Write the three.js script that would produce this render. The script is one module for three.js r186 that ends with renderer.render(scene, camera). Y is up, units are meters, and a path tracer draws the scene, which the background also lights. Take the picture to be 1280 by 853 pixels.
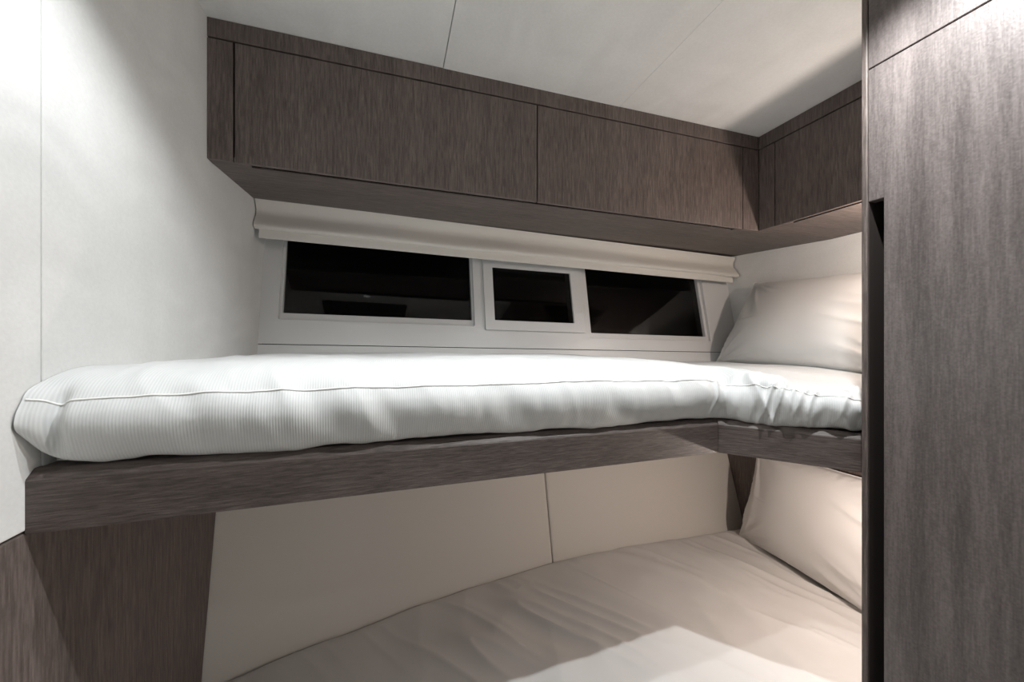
import * as THREE from 'three';
import { RoundedBoxGeometry } from 'three/addons/geometries/RoundedBoxGeometry.js';
import { mergeGeometries, mergeVertices, toCreasedNormals } from 'three/addons/utils/BufferGeometryUtils.js';

// ------------------------------------------------------------------ camera, light, exposure
// Plan units: X to the right along the berth, Y up from eye level, Z away from the viewer towards the hull.
// One unit is S metres; the cabin's sheer drops K units of height for every unit of X.
const S = 1.08, EYE = 1.36, K = 0.0229;
const W = (X, Y, Z) => new THREE.Vector3(X * S, (Y - K * X) * S + EYE, -Z * S);
const scene = new THREE.Scene();
scene.background = new THREE.Color(0x000000);          // night outside the windows
const camera = new THREE.PerspectiveCamera(2 * Math.atan(426.5 / 498) * 180 / Math.PI, 1280 / 853, 0.02, 50);
camera.position.copy(W(0, 0, 0));
camera.rotation.y = -16.75 * Math.PI / 180;
scene.add(camera);
const renderer = new THREE.WebGLRenderer({ antialias: true });
renderer.toneMapping = THREE.LinearToneMapping;
renderer.toneMappingExposure = 1.0;
renderer.shadowMap.enabled = true;
const COOL = new THREE.Color().setRGB(0.95, 0.985, 1.0), WARM = new THREE.Color().setRGB(1.0, 0.855, 0.76);
// ceiling spots (X, Z, candela, cone half angle in degrees, where they point) and reading lamps (X, Y, Z, candela)
const CEIL = 0.684;
const SPOTS = [
  { x: 0.578, z: 0.345, cd: 2.9, deg: 65, soft: 0.35, label: 'recessed round ceiling spot beside the tall wardrobe' },
  { x: -0.09, z: 0.47, cd: 1.6, deg: 59, soft: 0.35, label: 'recessed round ceiling spot beside the suede side wall' },
  { x: 0.2, z: -0.45, cd: 0.2, deg: 80, soft: 0.3, label: 'recessed round ceiling spot behind the dark roof hatch' },
  { x: 0.2, z: -0.95, cd: 3.0, deg: 50, soft: 0.3, label: 'added unseen fill spot in the ceiling close to the rear wall' },  // added fill lamp out of view; its bounce softly brightens the cabin
];
const READERS = [
  { p: [1.175, 0.290, 0.585], cd: 0.54, label: 'small warm reading lamp above the upper berth pillow' },
  { p: [1.03, -0.315, 0.585], cd: 0.55, label: 'small warm reading lamp above the lower berth pillow' },
];

// ------------------------------------------------------------------ noise and textures
let seedState = 12345;
const rnd = () => { seedState = (seedState * 1664525 + 1013904223) >>> 0; return seedState / 4294967296; };
const LAT = new Float32Array(65536); for (let i = 0; i < 65536; i++) LAT[i] = rnd();
const hash = (i, j, s) => LAT[((i * 7919 + j * 104729 + s * 1299709) ^ ((i * 31 + j * 17) << 3)) & 65535];
function pn(x, y, px, py, s) {                          // periodic value noise, 0..1
  const i = Math.floor(x), j = Math.floor(y); let a = x - i, b = y - j;
  a = a * a * (3 - 2 * a); b = b * b * (3 - 2 * b);
  const m = (v, p) => ((v % p) + p) % p, i0 = m(i, px), i1 = m(i + 1, px), j0 = m(j, py), j1 = m(j + 1, py);
  const p = hash(i0, j0, s), q = hash(i1, j0, s), r = hash(i0, j1, s), t = hash(i1, j1, s);
  return (p + (q - p) * a) * (1 - b) + (r + (t - r) * a) * b;
}
const vn = (x, y, s) => pn(x + 4096, y + 4096, 1 << 20, 1 << 20, s);
const clamp = (v, a = 0, b = 1) => Math.min(b, Math.max(a, v));
const lerp = (a, b, t) => a + (b - a) * t;
const smooth = (a, b, x) => { const t = clamp((x - a) / (b - a)); return t * t * (3 - 2 * t); };
function texture(n, fn, srgb) {
  const d = new Uint8Array(n * n * 4);
  for (let j = 0; j < n; j++) for (let i = 0; i < n; i++) {
    const c = fn(i / n, j / n), o = (j * n + i) * 4;
    for (let k = 0; k < 3; k++) d[o + k] = clamp(Array.isArray(c) ? c[k] : c, 0, 255);
    d[o + 3] = 255;
  }
  const t = new THREE.DataTexture(d, n, n);
  t.wrapS = t.wrapT = THREE.RepeatWrapping; t.magFilter = THREE.LinearFilter; t.minFilter = THREE.LinearMipmapLinearFilter; t.generateMipmaps = true;
  if (srgb) t.colorSpace = THREE.SRGBColorSpace;
  t.needsUpdate = true; return t;
}
const rep = (t, m) => { const c = t.clone(); c.repeat.set(1 / m, 1 / m); c.needsUpdate = true; return c; };
function woodTone(u, v, figured) {                      // fine vertical pores over soft growth bands
  const w = u + 0.004 * (pn(u * 6, v * 3, 6, 3, 21) - 0.5);
  let g = 0.30 * pn(w * 200, v * 16, 200, 16, 1) + 0.34 * pn(w * 400, v * 34, 400, 34, 2) + 0.12 * pn(w * 70, v * 4, 70, 4, 3) + 0.12 * pn(w * 12, v * 1, 12, 1, 4) + 0.12 * pn(w * 500, v * 200, 500, 200, 8);
  const pore = pn(w * 300, v * 26, 300, 26, 5);
  g += 0.55 * Math.max(0, pore - 0.7) - 0.45 * Math.max(0, 0.27 - pore);
  if (figured) g = 0.5 * g + 0.42 * (0.6 * pn(w * 26, v * 2, 26, 2, 6) + 0.4 * pn(w * 50, v * 4, 50, 4, 9)) + 0.2 * pn(u * 260, v * 260, 260, 260, 7) - 0.06;
  return clamp(g);
}
function woodMaterial(figured, rough) {
  const A = figured ? [82, 75, 73] : [78, 69, 65], B = figured ? [126, 117, 114] : [121, 109, 104];
  const map = texture(1024, (u, v) => { const g = woodTone(u, v, figured); return [0, 1, 2].map(k => lerp(A[k], B[k], clamp((g - 0.2) / 0.6))); }, true);
  const bump = texture(1024, (u, v) => 255 * woodTone(u, v, figured));
  return new THREE.MeshPhysicalMaterial({ map: rep(map, 0.62), bumpMap: rep(bump, 0.62), bumpScale: 0.0005, roughness: rough, metalness: 0, specularIntensity: 1 });
}
const M = {};
M.wood = woodMaterial(false, 0.5);
M.woodFigured = woodMaterial(true, 0.38);
{
  const suede = texture(1024, (u, v) => {
    const a = pn(u * 4, v * 4, 4, 4, 31), b = pn(u * 9, v * 9, 9, 9, 32);
    const brush = pn(u * 10 + 1.6 * a, v * 34 + 3 * b, 10, 34, 33), brush2 = pn(u * 30 + 2 * b, v * 9 + 2 * a, 30, 9, 34);
    const nap = pn(u * 330, v * 330, 330, 330, 35);
    const t = 0.45 * brush + 0.35 * brush2 + 0.2 * pn(u * 3, v * 3, 3, 3, 36);
    const d = 15 * (t - 0.5) + 5 * (nap - 0.5);
    return [224 + d, 224 + d, 222 + d];
  }, true);
  const nap = texture(512, (u, v) => 255 * (0.6 * pn(u * 200, v * 200, 200, 200, 37) + 0.4 * pn(u * 90, v * 90, 90, 90, 38)));
  M.suede = new THREE.MeshPhysicalMaterial({ map: rep(suede, 1.1), bumpMap: rep(nap, 0.3), bumpScale: 0.0001, roughness: 0.95, sheen: 0.15, sheenRoughness: 0.6, sheenColor: new THREE.Color(0xffffff) });
}
{
  const leather = texture(512, (u, v) => 255 * (0.5 * pn(u * 90, v * 90, 90, 90, 41) + 0.5 * pn(u * 180, v * 180, 180, 180, 42)));
  M.leather = new THREE.MeshPhysicalMaterial({ color: new THREE.Color(0xd6d2cb), bumpMap: rep(leather, 0.2), bumpScale: 0.00015, roughness: 0.6 });
}
M.frame = new THREE.MeshPhysicalMaterial({ color: new THREE.Color(0xdcdcdb), roughness: 0.35 });
{
  const weave = texture(512, (u, v) => 255 * (0.5 + 0.22 * Math.sin(u * Math.PI * 2 * 120) + 0.22 * Math.sin(v * Math.PI * 2 * 120) + 0.2 * (pn(u * 60, v * 60, 60, 60, 51) - 0.5)));
  M.blind = new THREE.MeshPhysicalMaterial({ color: new THREE.Color(0xdedad3), bumpMap: rep(weave, 0.08), bumpScale: 0.0002, roughness: 0.9 });
  M.cotton = new THREE.MeshPhysicalMaterial({ color: new THREE.Color(0xe2e0dd), bumpMap: rep(weave, 0.05), bumpScale: 0.00008, roughness: 0.62, sheen: 0.25, sheenRoughness: 0.4, sheenColor: new THREE.Color(0xffffff) });
  const stripe = texture(256, (u, v) => { const s = 0.5 + 0.5 * Math.sin(u * Math.PI * 2 * 16); return [203 + 9 * s, 204 + 9 * s, 203 + 9 * s]; }, true);
  const rib = texture(256, (u) => 255 * (0.5 + 0.5 * Math.sin(u * Math.PI * 2 * 16)));
  M.stripe = new THREE.MeshPhysicalMaterial({ map: rep(stripe, 0.055), bumpMap: rep(rib, 0.055), bumpScale: 0.00014, roughness: 0.7, sheen: 0.25, sheenRoughness: 0.4, sheenColor: new THREE.Color(0xffffff) });
}
M.piping = new THREE.MeshPhysicalMaterial({ color: new THREE.Color(0xf0efec), roughness: 0.6 });
M.glass = new THREE.MeshPhysicalMaterial({ color: 0xffffff, transmission: 1, thickness: 0, roughness: 0.01, ior: 1.34, specularIntensity: 0.8 });
M.darkGlass = new THREE.MeshPhysicalMaterial({ color: new THREE.Color(0x08090a), roughness: 0.08 });
M.metal = new THREE.MeshPhysicalMaterial({ color: new THREE.Color(0xb8b8b6), metalness: 1, roughness: 0.3 });
M.black = new THREE.MeshStandardMaterial({ color: new THREE.Color(0x161412), roughness: 0.7 });
M.nearBlack = new THREE.MeshStandardMaterial({ color: new THREE.Color(0x352e2b), roughness: 0.6 });
M.carpet = new THREE.MeshStandardMaterial({ color: new THREE.Color(0xc8c1b7), roughness: 0.95 });
M.woodRail = M.wood.clone(); M.woodRail.color = new THREE.Color(0xdedcdb); M.woodRail.map = rep(M.wood.map, 0.42); M.woodRail.bumpMap = rep(M.wood.bumpMap, 0.42);
M.doorWhite = new THREE.MeshPhysicalMaterial({ color: new THREE.Color(0xd8d6d2), roughness: 0.5 });
const lens = (c, e) => new THREE.MeshStandardMaterial({ color: 0xffffff, emissive: c, emissiveIntensity: e, roughness: 0.4 });

// ------------------------------------------------------------------ geometry helpers (plan units in, metres out)
function boxUV(g, turn) {                               // uv in metres from the face that a triangle mostly shows
  if (g.index) g = g.toNonIndexed();
  const p = g.attributes.position, n = g.attributes.normal, uv = new Float32Array(p.count * 2);
  for (let i = 0; i < p.count; i += 3) {
    const ax = Math.abs(n.getX(i) + n.getX(i + 1) + n.getX(i + 2)), ay = Math.abs(n.getY(i) + n.getY(i + 1) + n.getY(i + 2)), az = Math.abs(n.getZ(i) + n.getZ(i + 1) + n.getZ(i + 2));
    for (let k = i; k < i + 3; k++) {
      let u, v; const x = p.getX(k), y = p.getY(k), z = p.getZ(k);
      if (ay >= ax && ay >= az) { u = z; v = x; } else if (ax >= az) { u = z + 0.37; v = y; } else { u = x; v = y; }
      if (turn && !(ay >= ax && ay >= az)) [u, v] = [v, u];
      uv[2 * k] = u; uv[2 * k + 1] = v;
    }
  }
  g.setAttribute('uv', new THREE.BufferAttribute(uv, 2));
  return g;
}
function toWorld(g, bend) {
  const p = g.attributes.position;
  for (let i = 0; i < p.count; i++) {
    let P = [p.getX(i), p.getY(i), p.getZ(i)];
    if (bend) P = bend(...P);
    const w = W(...P); p.setXYZ(i, w.x, w.y, w.z);
  }
  // plan space is mirrored (Z points away), so turn the faces round
  if (g.index) { const a = g.index.array; for (let i = 0; i < a.length; i += 3) { const t = a[i]; a[i] = a[i + 1]; a[i + 1] = t; } }
  else for (const k of Object.keys(g.attributes)) {
    const A = g.attributes[k], s = A.itemSize, a = A.array;
    for (let i = 0; i < A.count; i += 3) for (let c = 0; c < s; c++) { const t = a[i * s + c]; a[i * s + c] = a[(i + 1) * s + c]; a[(i + 1) * s + c] = t; }
  }
  if (g.attributes.normal) g.deleteAttribute('normal');
  return g;
}
function box(x0, x1, y0, y1, z0, z1, r = 0.0015, turn = false, bend = null) {
  const w = x1 - x0, h = y1 - y0, d = z1 - z0;
  let g = new RoundedBoxGeometry(w, h, d, 2, Math.min(r, w / 2.1, h / 2.1, d / 2.1));
  g.translate((x0 + x1) / 2, (y0 + y1) / 2, (z0 + z1) / 2);
  g.deleteAttribute('uv');
  if (g.index) g = g.toNonIndexed();
  const n = g.attributes.normal.clone();
  g = toWorld(g, bend);
  for (let i = 0; i < n.count; i += 3) { const f = [0, 1, 2].map(k => new THREE.Vector3(n.getX(i + k) + K * n.getY(i + k), n.getY(i + k), -n.getZ(i + k)).normalize()); [f[1], f[0], f[2]].forEach((v, k) => n.setXYZ(i + k, v.x, v.y, v.z)); }
  g.setAttribute('normal', n);
  return boxUV(g, turn);
}
function slab(shape, z0, z1, bend, turn = false, bevel = 0) { // an outline in X, Y given depth from z0 to z1
  let g = new THREE.ExtrudeGeometry(shape, { depth: z1 - z0 - 2 * bevel, bevelEnabled: bevel > 0, bevelSize: bevel, bevelThickness: bevel, bevelSegments: 2, bevelOffset: -bevel, curveSegments: 8 });
  g.translate(0, 0, z0 + bevel);
  g.deleteAttribute('normal'); g.deleteAttribute('uv');
  g = mergeVertices(g, 1e-6);
  g = toWorld(g, bend);
  g = toCreasedNormals(g, 0.25);
  return boxUV(g, turn);
}
function plan(pts, y0, y1, turn = false, bevel = 0) {   // an outline in X, Z given height from y0 to y1
  const sh = new THREE.Shape(pts.map(([x, z]) => new THREE.Vector2(x, z)));
  return slab(sh, y0, y1, (x, z, y) => [x, y, z], turn, bevel);
}
function grid(nu, nv, fn, uvfn, closeU = false) {       // a surface of nu x nv cells; fn gives plan units
  const pos = [], uv = [], idx = [];
  for (let j = 0; j <= nv; j++) for (let i = 0; i <= nu; i++) {
    const P = fn(i / nu, j / nv), w = W(...P); pos.push(w.x, w.y, w.z);
    const t = uvfn ? uvfn(i / nu, j / nv) : [w.x, w.y]; uv.push(t[0], t[1]);
  }
  for (let j = 0; j < nv; j++) for (let i = 0; i < nu; i++) {
    const a = j * (nu + 1) + i, b = a + 1, c = a + nu + 1, d = c + 1; idx.push(a, b, d, a, d, c);
  }
  const g = new THREE.BufferGeometry();
  g.setAttribute('position', new THREE.Float32BufferAttribute(pos, 3)); g.setAttribute('uv', new THREE.Float32BufferAttribute(uv, 2));
  g.setIndex(idx); g.computeVertexNormals(); return g;
}
const flip = g => { const a = g.index.array; for (let i = 0; i < a.length; i += 3) { const t = a[i]; a[i] = a[i + 1]; a[i + 1] = t; } g.computeVertexNormals(); return g; };
function tube(points, r, seg = 200) {
  const c = new THREE.CatmullRomCurve3(points.map(p => W(...p)));
  return new THREE.TubeGeometry(c, seg, r * S, 8, false);
}
const taken = {};
function numbered(n) { taken[n] = (taken[n] || 0) + 1; return taken[n] === 1 ? n : n + '_' + String(taken[n] - 1).padStart(3, '0'); }
function thing(name, at, label, category, kind) {
  const o = new THREE.Group(); o.name = numbered(name); o.position.copy(W(...at)); scene.add(o);
  o.userData = { label };
  if (category) o.userData.category = category;
  if (kind) o.userData.kind = kind;
  return o;
}
function part(name, geo, mat, parent, label) {          // geometry is in world metres; the parent carries the offset
  let g = Array.isArray(geo) ? mergeGeometries(geo.map(q => q.index ? q.toNonIndexed() : q)) : geo;
  let o = new THREE.Vector3();
  for (let q = parent; q && q !== scene; q = q.parent) o.add(q.position);
  g.translate(-o.x, -o.y, -o.z);
  const m = new THREE.Mesh(g, mat); m.name = name; m.castShadow = m.receiveShadow = true;
  if (label) m.userData.label = label;
  (parent || scene).add(m); return m;
}

// ------------------------------------------------------------------ the room
const XL = -0.378, XR = 1.45, FLOOR = -1.25, REAR = -1.15, XW = 0.785, ZW = 0.490;
const hullZ = (X, Y) => 1.348 + 0.21 * Y + 0.0212 * X;  // upper hull lining, leaning outwards
{
  const f = thing('floor', [0.4, FLOOR, 0], 'pale carpeted cabin floor below the berths', null, 'structure');
  const x0 = XL - 0.03, x1 = XR + 0.05;
  part('subfloor', box(x0, x1, FLOOR - 0.05, FLOOR - 0.012, REAR - 0.03, 1.5), M.black, f);
  part('carpet', box(x0, x1, FLOOR - 0.012, FLOOR, REAR - 0.03, 1.5), M.carpet, f);
}
{
  const c = thing('ceiling', [0.4, CEIL, 0.2], 'pale suede headliner in three panels with thin joints', null, 'structure');
  const cuts = [XL, 0.122, 0.622, XR + 0.03];
  for (let i = 0; i < 3; i++) {
    const dy = i === 1 ? 0.0015 : 0;
    part('ceiling_panel', box(cuts[i] + (i ? 0.0006 : -0.02), cuts[i + 1] - 0.0006, CEIL - dy, CEIL + 0.02, REAR - 0.02, 1.45, 0.0012), M.suede, c);
  }
  part('backing', box(XL - 0.04, XR + 0.05, CEIL + 0.02, CEIL + 0.05, REAR - 0.04, 1.5), M.black, c);
}
{
  const w = thing('wall_left', [XL, FLOOR, 0.3], 'pale suede side wall above a dark wood lower panel', null, 'structure');
  const YB = -0.2135;
  part('suede_panel', box(XL - 0.02, XL, YB, CEIL + 0.01, 0.5838, 1.50, 0.002), M.suede, w);
  part('suede_panel', box(XL - 0.02, XL, YB, CEIL + 0.01, REAR - 0.02, 0.5824, 0.002), M.suede, w);
  part('wood_panel', box(XL - 0.02, XL - 0.001, FLOOR, YB - 0.0025, REAR - 0.02, 1.45, 0.002), M.wood, w, 'dark wood lower panel');
  part('backing', box(XL - 0.04, XL - 0.02, FLOOR, CEIL + 0.02, REAR - 0.02, 1.5), M.black, w);
}
{
  const w = thing('wall_right', [XR, FLOOR, 0.9], 'pale lining behind the berth pillows and above wood', null, 'structure');
  part('suede_panel', box(XR, XR + 0.02, -0.2, CEIL, 0.40, 1.55), M.suede, w);
  part('wood_panel', box(1.375, 1.395, FLOOR, -0.205, 0.47, 1.45), M.wood, w, 'dark wood lower panel');
  part('backing', box(XR + 0.02, XR + 0.05, FLOOR, CEIL, -0.2, 1.55), M.black, w);
  part('suede_panel', box(XW, XW + 0.02, FLOOR, CEIL, REAR, -0.16), M.suede, w);
}
{
  const w = thing('wall_rear', [0.2, FLOOR, REAR], 'pale suede wall behind the viewer', null, 'structure');
  part('suede_panel', box(XL - 0.02, XW + 0.02, FLOOR, CEIL, REAR - 0.03, REAR, 0.003), M.suede, w);
  const d = thing('door_1', [0.3, FLOOR, REAR], 'pale cabin door in the wall behind the viewer', null, 'structure');
  part('door_leaf', box(0.02, 0.62, FLOOR + 0.01, 0.52, REAR, REAR + 0.03, 0.003), M.doorWhite, d);
  const h = part('handle', box(0.07, 0.16, -0.36, -0.345, REAR + 0.06, REAR + 0.072, 0.005), M.metal, d);
  part('handle_stem', box(0.07, 0.085, -0.36, -0.345, REAR + 0.03, REAR + 0.06, 0.004), M.metal, h);
}

// hull side: upper lining with the window surround, lower padded lining
const onHull = n => (X, Y, z) => [X, Y, hullZ(X, Y) - n - z];
const rectPath = (P, x0, x1, y0, y1, r = 0.004) => {
  P.moveTo(x0 + r, y0); P.lineTo(x1 - r, y0); P.quadraticCurveTo(x1, y0, x1, y0 + r); P.lineTo(x1, y1 - r); P.quadraticCurveTo(x1, y1, x1 - r, y1);
  P.lineTo(x0 + r, y1); P.quadraticCurveTo(x0, y1, x0, y1 - r); P.lineTo(x0, y0 + r); P.quadraticCurveTo(x0, y0, x0 + r, y0); return P;
};
const OPEN = [[-0.329, 0.276, 0.059, 0.335], [0.335, 0.672, 0.068, 0.292], [0.719, 1.302, 0.028, 0.325]];
const PANE = [[-0.322, 0.270, 0.079, 0.330], [0.348, 0.658, 0.082, 0.276], [0.738, 1.290, 0.048, 0.318]];
{
  const w = thing('wall_back', [0.5, -0.15, 1.34], 'white leaning hull wall around the three dark windows', null, 'structure');
  const sh = rectPath(new THREE.Shape(), XL - 0.01, 1.412, -0.0165, 0.44, 0.003);
  for (const o of OPEN) sh.holes.push(rectPath(new THREE.Path(), ...o));
  part('window_surround', slab(sh, -0.03, 0, onHull(0), false, 0.0012), M.frame, w);
  const strip = rectPath(new THREE.Shape(), 1.4135, XR + 0.005, -0.0165, 0.44, 0.003);
  part('edge_strip', slab(strip, -0.036, -0.004, onHull(0), false, 0.0012), M.frame, w);
  const low = rectPath(new THREE.Shape(), XL - 0.01, XR + 0.005, -0.17, -0.0185, 0.003);
  part('lower_panel', slab(low, -0.03, -0.0005, onHull(0), false, 0.0012), M.frame, w);
  const hollow = rectPath(new THREE.Shape(), XL - 0.03, XR + 0.03, -0.25, 0.72, 0.001);
  for (const o of OPEN) hollow.holes.push(rectPath(new THREE.Path(), ...o));
  part('hull_skin', slab(hollow, -0.07, -0.037, onHull(0)), M.black, w);
}
PANE.forEach((p, i) => {
  const o = OPEN[i], cx = (p[0] + p[1]) / 2;
  const names = ['long fixed window at the foot end of the upper berth', 'small opening sash window between the two long windows', 'long fixed window beside the upper berth pillow'];
  const g = thing('window_' + (i + 1), [cx, o[2], hullZ(cx, o[2])], names[i], null, 'structure');
  const ring = (outer, inner, z0, z1, bev, mat, name) => {
    const s = rectPath(new THREE.Shape(), ...outer); s.holes.push(rectPath(new THREE.Path(), ...inner, 0.003));
    part(name, slab(s, z0, z1, onHull(0), false, bev), mat, g);
  };
  if (i === 1) ring([0.313, 0.700, 0.047, 0.316], [p[0], p[1], p[2], p[3]], 0.0004, 0.009, 0.0012, M.frame, 'sash_frame');
  else ring([o[0] - 0.004, o[1] + 0.004, o[2] - 0.004, o[3] + 0.004], [p[0], p[1], p[2], p[3]], -0.030, -0.014, 0.001, M.frame, 'glazing_bead');
  const q = new THREE.Shape(); rectPath(q, p[0] - 0.004, p[1] + 0.004, p[2] - 0.004, p[3] + 0.004);
  part('pane', slab(q, i === 1 ? -0.006 : -0.026, i === 1 ? -0.002 : -0.022, onHull(0)), M.glass, g);
});
const lowBase = [[-0.378, 0.976], [-0.021, 1.110], [0.256, 1.188], [0.548, 1.250], [0.884, 1.281], [1.40, 1.286]];
const lowCurve = new THREE.CatmullRomCurve3(lowBase.map(([x, z]) => new THREE.Vector3(x, 0, z)), false, 'catmullrom', 0.5);
const lowPts = lowCurve.getPoints(240);
const lowZ0 = X => { let i = 1; while (i < lowPts.length - 1 && lowPts[i].x < X) i++; const a = lowPts[i - 1], b = lowPts[i]; return lerp(a.z, b.z, (X - a.x) / (b.x - a.x)); };
const lowZ = (X, Y) => lowZ0(X) + lerp(0.22, 0.31, (X - XL) / 1.75) * (Y + 0.72);
{
  const w = thing('wall_hull', [0.5, -0.85, 1.2], 'pale padded hull lining behind the lower berth', null, 'structure');
  const span = [[XL - 0.005, 0.5165], [0.5195, 1.39]];
  for (const [a, b] of span) {
    const g = [];
    const edge = (X, Y) => 0.004 * (Math.exp(-Math.abs(X - a) / 0.003) + Math.exp(-Math.abs(b - X) / 0.003));
    const U = u => { const e = 0.02; return u < 0.12 ? lerp(a, a + e, u / 0.12) : u > 0.88 ? lerp(b - e, b, (u - 0.88) / 0.12) : lerp(a + e, b - e, (u - 0.12) / 0.76); };
    g.push(grid(90, 10, (u, v) => { const X = U(u), Y = lerp(-0.86, -0.19, v); return [X, Y, lowZ(X, Y) + edge(X, Y)]; }));
    g.push(flip(grid(60, 2, (u, v) => { const X = lerp(a, b, u), Y = lerp(-0.86, -0.19, v); return [X, Y, lowZ(X, Y) + 0.02]; })));
    for (const [X, f] of [[a, 1], [b, 0]]) { const q = grid(2, 4, (u, v) => { const Y = lerp(-0.86, -0.19, v); return [X, Y, lowZ(X, Y) + lerp(0.02, 0.004, u)]; }); g.push(f ? q : flip(q)); }
    part('padded_panel', g, M.leather, w);
  }
  part('backing', grid(60, 2, (u, v) => { const X = lerp(XL - 0.02, 1.45, u), Y = lerp(-0.9, -0.15, v); return [X, Y, lowZ(X, Y) + 0.024]; }), M.black, w);
}

// ------------------------------------------------------------------ overhead lockers
const LB = 0.381, LG = 0.640, LT = CEIL;                // bottom, trim joint, top
const rise = (X, Y, Z) => [X, Y + 0.06 * Math.max(0, Z - 1.0) + 0.03 * Math.max(0, X - 1.131) * (Z < 1.0 ? 1 : 0.4), Z];
{
  const c = thing('overhead_locker', [0.38, LB, 1.2], 'long dark wood overhead locker above the windows with two flap doors', 'locker');
  part('top_trim', box(XL, 1.131, LG + 0.0028, LT - 0.0005, 1.0, 1.018, 0.0012), M.wood, c);
  part('stile', box(XL, -0.3302, LB, LG - 0.0005, 1.0, 1.03, 0.0012), M.wood, c);
  part('stile', box(1.0685, 1.131, LB, LG - 0.0005, 1.0, 1.03, 0.0012), M.wood, c);
  part('door', box(-0.3268, 0.3706, LB - 0.0005, LG - 0.0005, 1.0, 1.010, 0.0018), M.wood, c);
  part('door', box(0.3732, 1.0660, LB - 0.0005, LG - 0.0005, 1.0, 1.010, 0.0018), M.wood, c);
  const bp = [[XL, 1.0245], [1.13, 1.0245], [1.13, 1.0], [XR, 1.0], [XR, 1.46], [XL, 1.38]];
  part('bottom_panel', slab(new THREE.Shape(bp.map(([x, z]) => new THREE.Vector2(x, z))), LB - 0.0005, LB + 0.0015, (x, z, y) => rise(x, y, z)), M.wood, c);
  part('bottom_lip', box(XL, -0.30, LB + 0.0002, LB + 0.012, 1.005, 1.025, 0.001), M.wood, c);
  part('bottom_lip', box(1.045, 1.131, LB + 0.0002, LB + 0.012, 1.005, 1.025, 0.001), M.wood, c);
  part('inner_back', box(XL, 1.131, LB + 0.03, LT, 1.032, 1.05), M.black, c);
}
{
  const c = thing('overhead_locker', [1.28, LB, 0.75], 'short dark wood overhead locker above the pillow end', 'locker');
  part('top_trim', box(1.131, 1.149, LG + 0.0028, LT - 0.0005, ZW, 1.0, 0.0012), M.wood, c);
  part('stile', box(1.131, 1.161, LB, LG - 0.0005, 0.9455, 0.9995, 0.0012), M.wood, c);
  part('door', box(1.131, 1.141, LB - 0.0005, LG - 0.0005, 0.52, 0.9425, 0.0018), M.wood, c);
  part('stile', box(1.131, 1.161, LB, LG - 0.0005, ZW, 0.5175, 0.0012), M.wood, c);
  const bp = [[1.153, ZW], [XR, ZW], [XR, 1.0], [1.153, 1.0]];
  part('bottom_panel', slab(new THREE.Shape(bp.map(([x, z]) => new THREE.Vector2(x, z))), LB - 0.0005, LB + 0.0015, (x, z, y) => rise(x, y, z)), M.wood, c);
  part('bottom_lip', box(1.136, 1.1535, LB + 0.0002, LB + 0.012, 0.90, 1.0, 0.001), M.wood, c);
  part('inner_back', box(1.163, 1.18, LB + 0.03, LT, ZW, 0.999), M.black, c);
}

// ------------------------------------------------------------------ wardrobe
{
  const c = thing('wardrobe', [1.1, FLOOR, 0.17], 'tall dark wood wardrobe with a long finger-pull slot at the door edge', 'wardrobe');
  const SEAM = 0.485, NOTCH = 0.2575, Z0 = -0.15;
  part('side_panel', box(XW - 0.0015, XR, FLOOR, CEIL - 0.001, 0.4807, ZW, 0.0022), M.wood, c);
  part('side_panel', box(XW - 0.0015, XR, FLOOR, CEIL - 0.001, Z0 - 0.012, Z0 - 0.001, 0.0022), M.wood, c);
  part('upper_door', box(XW, XW + 0.017, SEAM + 0.0012, CEIL - 0.004, Z0, 0.4798, 0.0012), M.woodFigured, c);
  const d = new THREE.Shape([[Z0, FLOOR + 0.06], [0.4575, FLOOR + 0.06], [0.4575, NOTCH], [0.4798, NOTCH], [0.4798, SEAM - 0.0012], [Z0, SEAM - 0.0012]].map(([a, b]) => new THREE.Vector2(a, b)));
  part('lower_door', slab(d, XW, XW + 0.017, (z, y, x) => [x, y, z], false, 0.001), M.woodFigured, c);
  part('slot_strip', box(XW + 0.0015, XW + 0.062, FLOOR, NOTCH + 0.02, 0.4796, 0.4806, 0.0003), M.nearBlack, c, 'near-black strip inside the finger slot');  // thin near-black strip over the jamb face inside the slot
  part('carcass', box(XW + 0.06, XW + 0.07, FLOOR, CEIL - 0.002, Z0, 0.4807), M.wood, c);
  part('plinth', box(XW + 0.01, XW + 0.025, FLOOR, FLOOR + 0.055, Z0, 0.48), M.black, c);
}

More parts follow.
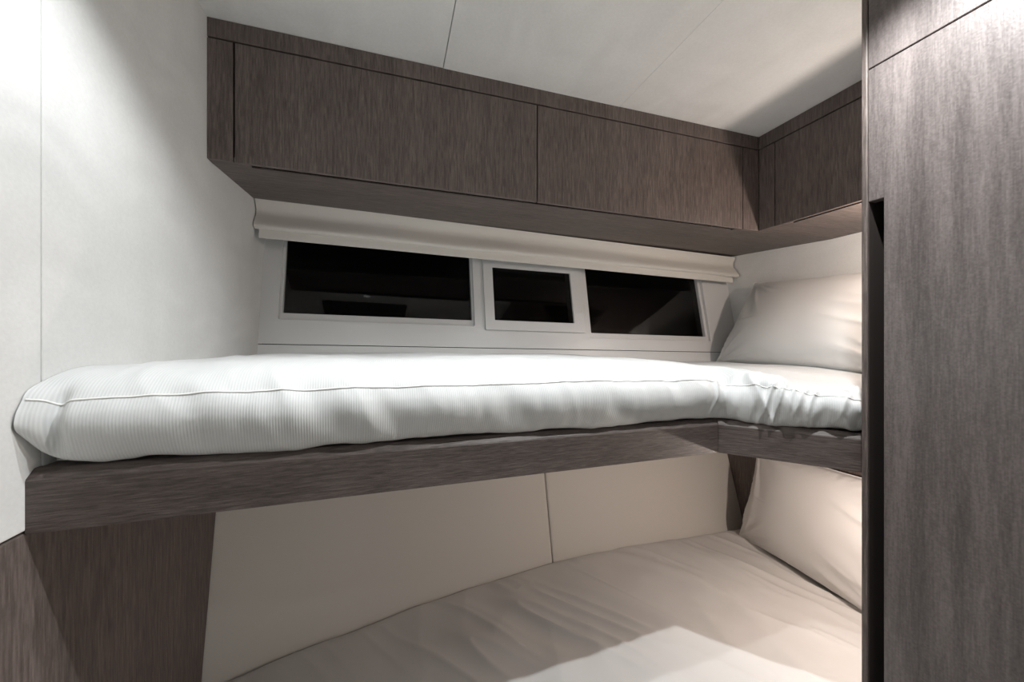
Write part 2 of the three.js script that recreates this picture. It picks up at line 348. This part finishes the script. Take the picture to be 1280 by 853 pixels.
// ------------------------------------------------------------------ upper berth
// front line of the berth board: straight, a soft corner, then the angled head end
const RC = [0.65, 0.67], RL = [XL, 0.561], RE = [0.811, 0.497];
const railZ = X => X < RC[0] ? lerp(RL[1], RC[1], (X - RL[0]) / (RC[0] - RL[0])) : lerp(RC[1], RE[1], (X - RC[0]) / (RE[0] - RC[0]));
{
  const c = thing('berth_board', [0.3, -0.217, 0.9], 'dark wood board carrying the upper berth mattress', 'bunk');
  const n1 = [-(RC[1] - RL[1]), RC[0] - RL[0]], l1 = Math.hypot(...n1), n2 = [RC[1] - RE[1], RE[0] - RC[0]], l2 = Math.hypot(...n2);
  const prof = [[0, -0.217], [0.0005, -0.2175], [0.02, -0.2175], [0.02, -0.149], [0.013, -0.149], [0.011, -0.1497], [0.0012, -0.1578], [0, -0.160]];   // chamfered upper edge
  const sweep = (A, B, n, m0, m1) => {
    const N = prof.length, pos = [], idx = [];
    for (const [P, m] of [[A, m0], [B, m1]]) for (const [o, y] of prof) { const w = W(P[0] + m[0] * o, y, P[1] + m[1] * o); pos.push(w.x, w.y, w.z); }
    for (let i = 0; i < N; i++) { const j = (i + 1) % N; idx.push(i, N + j, j, i, N + i, N + j); }
    for (let i = 1; i < N - 1; i++) { idx.push(0, i, i + 1); idx.push(N, N + i + 1, N + i); }
    let g = new THREE.BufferGeometry(); g.setAttribute('position', new THREE.Float32BufferAttribute(pos, 3)); g.setIndex(idx);
    g = toCreasedNormals(g, 0.2);
    const q = g.attributes.position, uv = new Float32Array(q.count * 2), d = new THREE.Vector3(B[0] - A[0], 0, -(B[1] - A[1])).normalize();
    for (let i = 0; i < q.count; i++) { uv[2 * i] = q.getY(i); uv[2 * i + 1] = q.getX(i) * d.x + q.getZ(i) * d.z; }
    g.setAttribute('uv', new THREE.BufferAttribute(uv, 2)); return g;
  };
  const u1 = [n1[0] / l1, n1[1] / l1], u2 = [n2[0] / l2, n2[1] / l2];
  const s = [u1[0] + u2[0], u1[1] + u2[1]], k = 2 / (s[0] * s[0] + s[1] * s[1]), mit = [s[0] * k, s[1] * k];
  const gap = 0.0004;
  part('front_rail', sweep(RL, [RC[0] - gap, RC[1] - gap * 0.1], n1, [0, 1.005], mit), M.woodRail, c);
  part('front_rail', sweep([RC[0] + gap * 0.6, RC[1] - gap * 0.6], RE, n2, mit, [1.2, 0]), M.woodRail, c);
  const pts = [[XL, 0.583], [0.655, 0.692], [0.83, 0.503], [XR, 0.503], [XR, 1.37], [XL, 1.33]];
  part('base_panel', plan(pts, -0.205, -0.150), M.wood, c);
}
// mattress outline: F(t) along the front, B(t) along the hull
function berthLine(pts, r, n) {                         // polyline with rounded corners, evenly resampled
  const P = new THREE.Path(); P.moveTo(...pts[0]);
  for (let i = 1; i < pts.length - 1; i++) {
    const a = pts[i - 1], b = pts[i], c = pts[i + 1], la = Math.hypot(a[0] - b[0], a[1] - b[1]), lc = Math.hypot(c[0] - b[0], c[1] - b[1]);
    P.lineTo(b[0] + (a[0] - b[0]) * r / la, b[1] + (a[1] - b[1]) * r / la);
    P.quadraticCurveTo(b[0], b[1], b[0] + (c[0] - b[0]) * r / lc, b[1] + (c[1] - b[1]) * r / lc);
  }
  P.lineTo(...pts[pts.length - 1]);
  return P.getSpacedPoints(n);
}
const ridge = (x, y, s) => 1 - Math.abs(2 * vn(x, y, s) - 1);
{
  const N = 760, line = berthLine([[XL + 0.001, 0.5585], [0.6505, 0.6665], [0.809, 0.502], [0.86, 0.507], [XR - 0.004, 0.507]], 0.022, N);
  const L = []; let acc = 0; for (let i = 0; i <= N; i++) { if (i) acc += line[i].distanceTo(line[i - 1]); L.push(acc); }
  // profile: [inward offset, height]; the last entries run across the top to the hull
  const front = [[0.04, -0.1490], [0.020, -0.1485], [0.0105, -0.146], [0.004, -0.140], [-0.001, -0.131], [-0.0055, -0.121], [-0.0092, -0.110], [-0.0105, -0.098], [-0.0085, -0.086], [-0.0038, -0.0765], [0.0005, -0.0705], [0.004, -0.066], [0.010, -0.060], [0.018, -0.0545], [0.030, -0.0485], [0.045, -0.0435], [0.065, -0.0395], [0.090, -0.0370], [0.12, -0.0355]];
  const curve = new THREE.SplineCurve(front.map(p => new THREE.Vector2(...p)));
  const NF = 64, NT = 36, fp = curve.getPoints(NF);
  const pipeH = 10 / (front.length - 1);
  const place = (i, j) => {
    const p = line[i], a = line[Math.max(0, i - 1)], b = line[Math.min(N, i + 1)];
    const tx = b.x - a.x, tz = b.y - a.y, tl = Math.hypot(tx, tz) || 1, nx = -tz / tl, nz = tx / tl;     // inward normal in plan
    const t = L[i] / acc, X0 = p.x;
    const bx = lerp(XL + 0.001, XR - 0.004, clamp((X0 - XL) / (XR - XL))), bz = hullZ(bx, -0.06) - 0.004;
    let dx = bx - p.x, dz = bz - p.y; const dl = Math.hypot(dx, dz); dx /= dl; dz /= dl;
    const rightness = smooth(0.45, 0.85, X0), drop0 = 0.036 * smooth(0.60, 0.80, X0);
    const end = Math.exp(-(X0 - XL) / 0.05);            // near the side wall
    let off, y, onTop = j > NF;
    const headDrop = drop0 * (1 - 0.55 * smooth(0, 0.45, onTop ? (j - NF) / NT : 0));
    if (!onTop) { off = fp[j].x; y = fp[j].y; } else { const q = (j - NF) / NT; off = lerp(0.12, dl, q); y = -0.0355 - 0.006 * q - 0.012 * smooth(0.88, 1, q); }
    const hfrac = clamp((y + 0.149) / 0.113);            // 0 at the bottom, 1 on top
    y -= headDrop * hfrac * hfrac;
    y += 0.035 * Math.exp(-(X0 - XL) / 0.014) * (1 - hfrac) * (1 - hfrac);
    y -= 0.010 * hfrac * end - 0.0075 * hfrac * smooth(XL, 0.3, X0) * (1 - rightness);
    // creases: soft billows on the left, tight gathers round the corner and along the angled end
    const s = L[i], along = s * 1.0, mid = Math.sin(Math.PI * clamp(j / NF));
    let w = 0.0065 * (vn(along * 9, j * 0.035, 61) - 0.5) + 0.0055 * (vn(along * 26 + j * 0.05, j * 0.05, 62) - 0.5) + 0.0016 * (vn(along * 70, j * 0.09, 63) - 0.5);
    const tuck = smooth(4, 26, j) * (1 - smooth(44, 60, j));
    w += 0.0045 * tuck * (ridge(along * 22 + 0.03 * j, j * 0.02, 64) - 0.5);
    const gather = Math.exp(-Math.pow((X0 - 0.668) / 0.05, 2)) + 0.75 * smooth(0.67, 0.72, X0) * (1 - smooth(0.84, 0.9, X0));
    const gm = smooth(2, 16, j) * (1 - smooth(46, NF + 8, j));
    w += gather * gm * (0.021 * (ridge(along * 26 + 0.035 * j, j * 0.012, 65) - 0.6) + 0.009 * (ridge(along * 60 - 0.05 * j, j * 0.03, 66) - 0.5));
    w -= 0.010 * Math.exp(-Math.pow((X0 - 0.655) / 0.009, 2)) * gm;       // the sharp tuck at the corner
    const bunch = Math.exp(-Math.pow((X0 - (XL + 0.026)) / 0.007, 2)) * smooth(6, 18, j) * (1 - smooth(36, 50, j));
    w -= 0.011 * bunch; w += 0.006 * Math.exp(-(X0 - XL) / 0.012) * smooth(10, 24, j) * (1 - smooth(40, 56, j));
    let ny = 0, no = -1;                                // local profile normal (outward, up)
    if (!onTop) { const A = fp[Math.max(0, j - 1)], B = fp[Math.min(NF, j + 1)], ex = B.x - A.x, ey = B.y - A.y, el = Math.hypot(ex, ey); no = -ey / el; ny = ex / el; } else { no = 0; ny = 1; }
    const q2 = onTop ? (j - NF) / NT : 0;
    if (onTop) {
      const xx = p.x + dx * off, zz = p.y + dz * off;
      w = 0.006 * (vn(xx * 7, zz * 7, 67) - 0.5) + 0.0035 * (ridge(xx * 14 + zz * 4, zz * 8, 68) - 0.5) * (1 - q2 * 0.5);
      w = lerp(0.0055 * (vn(along * 9, NF * 0.035, 61) - 0.5) + 0.0035 * (vn(along * 26 + NF * 0.05, NF * 0.05, 62) - 0.5), w, smooth(0, 0.25, q2));
    }
    off += no * w; y += ny * w;
    const k = Math.min(off, 0.03), m = Math.max(0, off - 0.03);
    const X = p.x + nx * k + dx * m, Z = p.y + nz * k + dz * m;
    return [clamp(X, XL + 0.0005, XR - 0.003), y, Z];
  };
  const c = thing('berth_mattress', [0.4, -0.149, 0.95], 'white ribbed sheet over the thin upper berth mattress', 'mattress');
  const cover = part('cover', grid(N, NF + NT, (u, v) => place(Math.round(u * N), Math.round(v * (NF + NT))), (u, v) => [L[Math.round(u * N)] * S, v * 0.5]), M.stripe, c);
  part('underside', plan([[XL + 0.002, 0.60], [0.66, 0.70], [0.83, 0.54], [XR - 0.004, 0.54], [XR - 0.004, 1.33], [XL + 0.002, 1.30]], -0.1488, -0.135), M.cotton, c);
  const pipe = []; const jp = Math.round(pipeH * NF);
  for (let i = 1; i <= N; i += 2) { const q = place(i, jp); const p = line[i], b = line[Math.min(N, i + 1)], a = line[i - 1]; const tx = b.x - a.x, tz = b.y - a.y, tl = Math.hypot(tx, tz); pipe.push([q[0] + tz / tl * 0.0002, q[1] + 0.0006, q[2] - tx / tl * 0.0002]); }
  part('piping', tube(pipe, 0.0011, 1500), M.piping, cover);
}

// ------------------------------------------------------------------ pillows
function pillow(label, BL, BR, TL, TR, T, face, seed, material) {
  const v3 = a => new THREE.Vector3(...a), bl = v3(BL), br = v3(BR), tl = v3(TL), tr = v3(TR);
  const c = bl.clone().add(br).add(tl).add(tr).multiplyScalar(0.25);
  const e1 = br.clone().sub(bl), e2 = tl.clone().sub(bl), n = e1.clone().cross(e2).normalize(); if (n.x > 0) n.negate();  // towards the berth
  const NU = 130, NV = 90;
  const surf = sgn => (u, v) => {
    const a = 2 * u - 1, b = 2 * v - 1;
    const pin = 0.045;                                  // sides draw in between the corners
    const aa = a * (1 - pin * (1 - b * b) * Math.pow(Math.abs(a), 3)), bb = b * (1 - pin * 1.3 * (1 - a * a) * Math.pow(Math.abs(b), 3));
    const U = (aa + 1) / 2, V = (bb + 1) / 2;
    const P = bl.clone().lerp(br, U).lerp(tl.clone().lerp(tr, U), V);
    let h = Math.pow(Math.max(0, 1 - Math.pow(Math.abs(a), 2.6)), 0.62) * Math.pow(Math.max(0, 1 - Math.pow(Math.abs(b), 2.4)), 0.6);
    h *= T * (1 - 0.12 * b * sgn * face);
    const rim = Math.min(1 - Math.abs(a), 1 - Math.abs(b)), corner = Math.pow(Math.abs(a), 3) * Math.pow(Math.abs(b), 3);
    const ang = Math.atan2(b - Math.sign(b), a - Math.sign(a) * 1.0);
    let w = 0.005 * (vn(a * 2.2 + 9, b * 2.2, seed) - 0.5);
    w += 0.012 * smooth(0.9, 0.35, rim * 1.6) * smooth(0, 0.05, rim) * (ridge(ang * 5, (a + b) * 0.5, seed + 1) - 0.55) * smooth(0.2, 0.8, Math.abs(a)) ;
    w += 0.005 * Math.exp(-rim / 0.13) * smooth(0, 0.03, rim) * (vn(a * 16, b * 16, seed + 2) - 0.5);
    w += 0.011 * smooth(0.0, 0.7, a) * smooth(0, 0.08, rim) * (ridge((a * 0.5 + b) * 4.2, (b - a) * 1.2, seed + 3) - 0.6);
    P.addScaledVector(n, sgn * (h + w * smooth(0, 0.12, h / T)));
    return [P.x, P.y, P.z];
  };
  const g = thing('pillow', [c.x, Math.min(BL[1], BR[1]), c.z], label, 'pillow');
  const uvf = (u, v) => [u * 0.7, v * 0.45];
  part('pillowcase', [grid(NU, NV, surf(1), uvf), flip(grid(NU, NV, surf(-1), uvf))], material, g);
  const edge = []; const E = surf(0);
  for (let i = 0; i <= 40; i++) edge.push(E(i / 40, 0)); for (let i = 1; i <= 30; i++) edge.push(E(1, i / 30));
  for (let i = 1; i <= 40; i++) edge.push(E(1 - i / 40, 1)); for (let i = 1; i <= 30; i++) edge.push(E(0, 1 - i / 30));
  part('seam', tube(edge, 0.0018, 400), M.piping, g);
  return g;
}
pillow('white pillow leaning on the pale wall of the upper berth', [1.29, -0.062, 1.345], [1.235, -0.066, 0.62], [1.405, 0.268, 1.262], [1.40, 0.24, 0.64], 0.066, 1, 81, M.cotton);
pillow('white pillow leaning on dark wood in the lower berth', [1.268, -0.712, 1.205], [1.215, -0.716, 0.62], [1.315, -0.36, 1.165], [1.325, -0.365, 0.64], 0.062, 1, 91, M.cotton);

// ------------------------------------------------------------------ lower berth
{
  const c = thing('berth_mattress', [0.4, -0.86, 0.8], 'white cotton sheet over the wide lower berth mattress', 'mattress');
  const frontZ = X => X < 0.65 ? lerp(0.49, 0.58, (X - XL) / 1.03) : lerp(0.58, 0.505, clamp((X - 0.65) / 0.14));
  const NX = 420, NZ = 260;
  const top = (u, v) => {
    const X = lerp(XL + 0.002, 1.373, u), back = lowZ(X, -0.73) - 0.002, fz = frontZ(X), Z = lerp(fz, back, v);
    const dB = back - Z, dF = Z - fz;
    let Y = -0.722 + 0.010 * smooth(0, 0.25, dB) - 0.016 * Math.exp(-dB / 0.012) - 0.03 * Math.exp(-dF / 0.02);
    // creases fan out from the hull side towards the head
    const a = X * 0.80 + Z * 0.60, b = -X * 0.60 + Z * 0.80;
    const fan = smooth(0.0, 0.35, X) * (1 - smooth(0.75, 1.0, X)) * smooth(0.78, 0.92, Z);
    let w = 0.006 * (vn(X * 5, Z * 5, 71) - 0.5) + 0.004 * (vn(X * 13 + Z * 5, Z * 11, 72) - 0.5);
    w += (0.25 + 0.75 * fan) * 0.015 * (Math.pow(ridge(a * 21 + 0.6 * vn(X * 6, Z * 6, 73), b * 2.2, 74), 1.7) - 0.4) * smooth(0, 0.06, dB);
    w += smooth(0.7, 1.05, X) * 0.012 * (Math.pow(ridge(X * 19 + Z * 5, (X - Z) * 2.2, 75), 2) - 0.4) * smooth(0, 0.05, dB);
    w += 0.003 * (ridge(X * 9 - Z * 2, Z * 3.5, 76) - 0.5) + 0.002 * Math.exp(-Math.pow((X - 0.62 - (1.05 - Z) * 0.5) / 0.004, 2)) * smooth(0.7, 0.9, Z);
    return [X, Y + w, Z];
  };
  const g = [grid(NX, NZ, top, (u, v) => { const q = top(u, v); return [q[0] * S, q[2] * S]; })];
  g.push(flip(grid(NX, 12, (u, v) => { const q = top(u, 0); return [q[0], lerp(q[1], -0.855, v), q[2] - 0.014 * Math.sin(Math.PI * v)]; }, (u, v) => [u * 1.8, v * 0.14])));
  part('sheet', g, M.cotton, c);
  const fp = [[XL + 0.002, 0.50], [0.65, 0.59], [0.79, 0.515], [1.37, 0.515], [1.37, 1.2], [0.9, 1.2], [0.5, 1.15], [0.1, 1.06], [XL + 0.002, 0.92]];
  part('mattress_core', plan(fp, -0.855, -0.79), M.cotton, c);
  const b = thing('storage_bunk', [0.4, FLOOR, 0.8], 'dark wood box under the lower berth mattress', 'bunk');
  const bp = [[XL, 0.51], [0.65, 0.60], [0.785, 0.52], [1.37, 0.52], [1.37, 1.2], [0.9, 1.2], [0.5, 1.15], [0.1, 1.06], [XL, 0.92]];
  part('base_box', plan(bp, FLOOR, -0.857), M.wood, b);
}

// ------------------------------------------------------------------ roman blind
{
  const c = thing('roman_blind', [0.53, 0.29, 1.34], 'off-white roman blind gathered up over the windows', 'blind');
  const x0 = XL + 0.003, x1 = XR - 0.006;
  const base = X => lerp(1.298, 1.392, (X - x0) / (x1 - x0));
  const foldP = [[0.000, 0.400], [0.004, 0.392], [0.011, 0.382], [0.015, 0.372], [0.0135, 0.361], [0.006, 0.348], [-0.003, 0.335], [-0.008, 0.325], [-0.0085, 0.3185], [-0.003, 0.3135], [0.006, 0.313], [0.014, 0.319], [0.017, 0.335], [0.019, 0.352], [0.0195, 0.372], [0.0145, 0.384], [0.008, 0.394], [0.004, 0.400]];
  const hemP = [[0.010, 0.330], [0.0035, 0.318], [0.002, 0.308], [0.001, 0.294], [0.0018, 0.2885], [0.005, 0.2875], [0.007, 0.292], [0.008, 0.308], [0.010, 0.320], [0.014, 0.330]];
  const sheet = (P, a, b, sway) => {
    const cv = new THREE.CatmullRomCurve3(P.map(([z, y]) => new THREE.Vector3(z, y, 0)), false, 'centripetal').getPoints(70);
    const fn = (u, v) => {
      const X = lerp(a, b, u), q = cv[Math.round(v * 70)];
      const yy = q.y, low = smooth(0.39, 0.32, yy), e = smooth(0.93, 1.0, u);
      let z = q.x * (1 + 0.5 * sway * (vn(X * 5, 3, 101) - 0.5)) + sway * (0.004 * (vn(X * 6, yy * 12, 102) - 0.5) + 0.002 * (vn(X * 21, yy * 20, 103) - 0.5)) * low - sway * 0.012 * e * low * (0.4 + vn(X * 60, yy * 50, 104));
      return [X, yy + 0.0025 * sway * (vn(X * 4, 7, 105) - 0.5) * low - 0.004 * e * sway * low, base(X) + z];
    };
    const g = [grid(260, 70, fn, (u, v) => [u * 1.9, v * 0.2])];
    for (const u of [0, 1]) { const s = new THREE.Shape(cv.map(q => new THREE.Vector2(q.x, q.y))); const e = new THREE.ShapeGeometry(s); const p = e.attributes.position; for (let i = 0; i < p.count; i++) { const q = fn(u, 0), X = q[0]; const w = W(X, p.getY(i), base(X) + p.getX(i)); p.setXYZ(i, w.x, w.y, w.z); } e.computeVertexNormals(); g.push(e); }
    return g.map(q => q.index ? q.toNonIndexed() : q);
  };
  part('fold', sheet(foldP, x0, x1, 1), M.blind, c);
  part('hem', sheet(hemP, x0 + 0.010, x1 - 0.018, 0.25), M.blind, c);
}

// ------------------------------------------------------------------ roof hatch, ceiling spots and reading lamps
{
  const h = thing('roof_hatch', [-0.1, CEIL - 0.012, 0.26], 'dark glass roof hatch in a pale frame', 'hatch');
  const s = rectPath(new THREE.Shape(), -0.36, 0.17, 0.12, 0.43, 0.03); s.holes.push(rectPath(new THREE.Path(), -0.335, 0.145, 0.145, 0.405, 0.02));
  part('hatch_frame', slab(s, CEIL - 0.012, CEIL - 0.001, (x, z, y) => [x, y, z], false, 0.002), M.frame, h);
  const q = rectPath(new THREE.Shape(), -0.34, 0.15, 0.14, 0.41, 0.02);
  part('hatch_glass', slab(q, CEIL - 0.007, CEIL - 0.003, (x, z, y) => [x, y, z]), M.darkGlass, h);
}
function lathe(pts, at, flipY) { const g = new THREE.LatheGeometry(pts.map(([r, y]) => new THREE.Vector2(r * S, y * S)), 40); const p = W(...at); g.translate(p.x, p.y, p.z); return g; }
SPOTS.forEach((s) => {
  const g = thing('ceiling_spot', [s.x, CEIL - 0.008, s.z], s.label, 'ceiling light');
  part('trim_ring', lathe([[0.020, 0.006], [0.0195, -0.003], [0.026, -0.0065], [0.034, -0.005], [0.037, 0], [0.037, 0.006]], [s.x, CEIL - 0.007, s.z]), M.frame, g);
  part('lens', lathe([[0.0001, 0.0035], [0.0195, 0.0035], [0.0195, 0.005], [0.0001, 0.005]], [s.x, CEIL - 0.007, s.z]), lens(COOL, 1.5), g);
  const l = new THREE.SpotLight(COOL, s.cd, 0, s.deg * Math.PI / 180, s.soft, 2);
  l.position.set(0, -0.002 * S, 0); l.target.position.set(0, -1, 0); l.castShadow = true; l.shadow.radius = 0.5; l.shadow.mapSize.set(2048, 2048); l.shadow.camera.near = 0.01; l.shadow.bias = -0.0005;
  g.add(l); g.add(l.target);
});
READERS.forEach((r) => {
  const [x, y, z] = r.p, g = thing('reading_lamp', [x, y, ZW], r.label, 'lamp');
  const at = (pts, X, Y, Z) => { const q = new THREE.LatheGeometry(pts.map(([a, b]) => new THREE.Vector2(a * S, b * S)), 32); q.rotateX(-Math.PI / 2); const p = W(X, Y, Z); q.translate(p.x, p.y, p.z); return q; };
  part('wall_plate', at([[0.0001, 0], [0.024, 0], [0.024, 0.006], [0.021, 0.008], [0.0001, 0.008]], x, y, ZW + 0.0005), M.metal, g);
  part('stem', at([[0.0001, 0], [0.005, 0], [0.005, 0.03], [0.0001, 0.03]], x, y, ZW + 0.008), M.metal, g);
  part('shade', at([[0.0001, 0], [0.012, 0], [0.017, 0.008], [0.018, 0.03], [0.016, 0.03], [0.015, 0.012], [0.0001, 0.010]], x, y, ZW + 0.038), M.metal, g);
  part('bulb', at([[0.0001, 0], [0.012, 0.001], [0.0135, 0.006], [0.010, 0.0105], [0.0001, 0.012]], x, y, ZW + 0.058), lens(WARM, 4), g);
  const l = new THREE.PointLight(WARM, r.cd, 0, 2);
  l.position.copy(W(x, y, ZW + 0.092)).sub(g.position); l.castShadow = true; l.shadow.radius = 0.45; l.shadow.mapSize.set(1024, 1024); l.shadow.camera.near = 0.01; l.shadow.bias = -0.0005;
  g.add(l);
});

renderer.render(scene, camera);
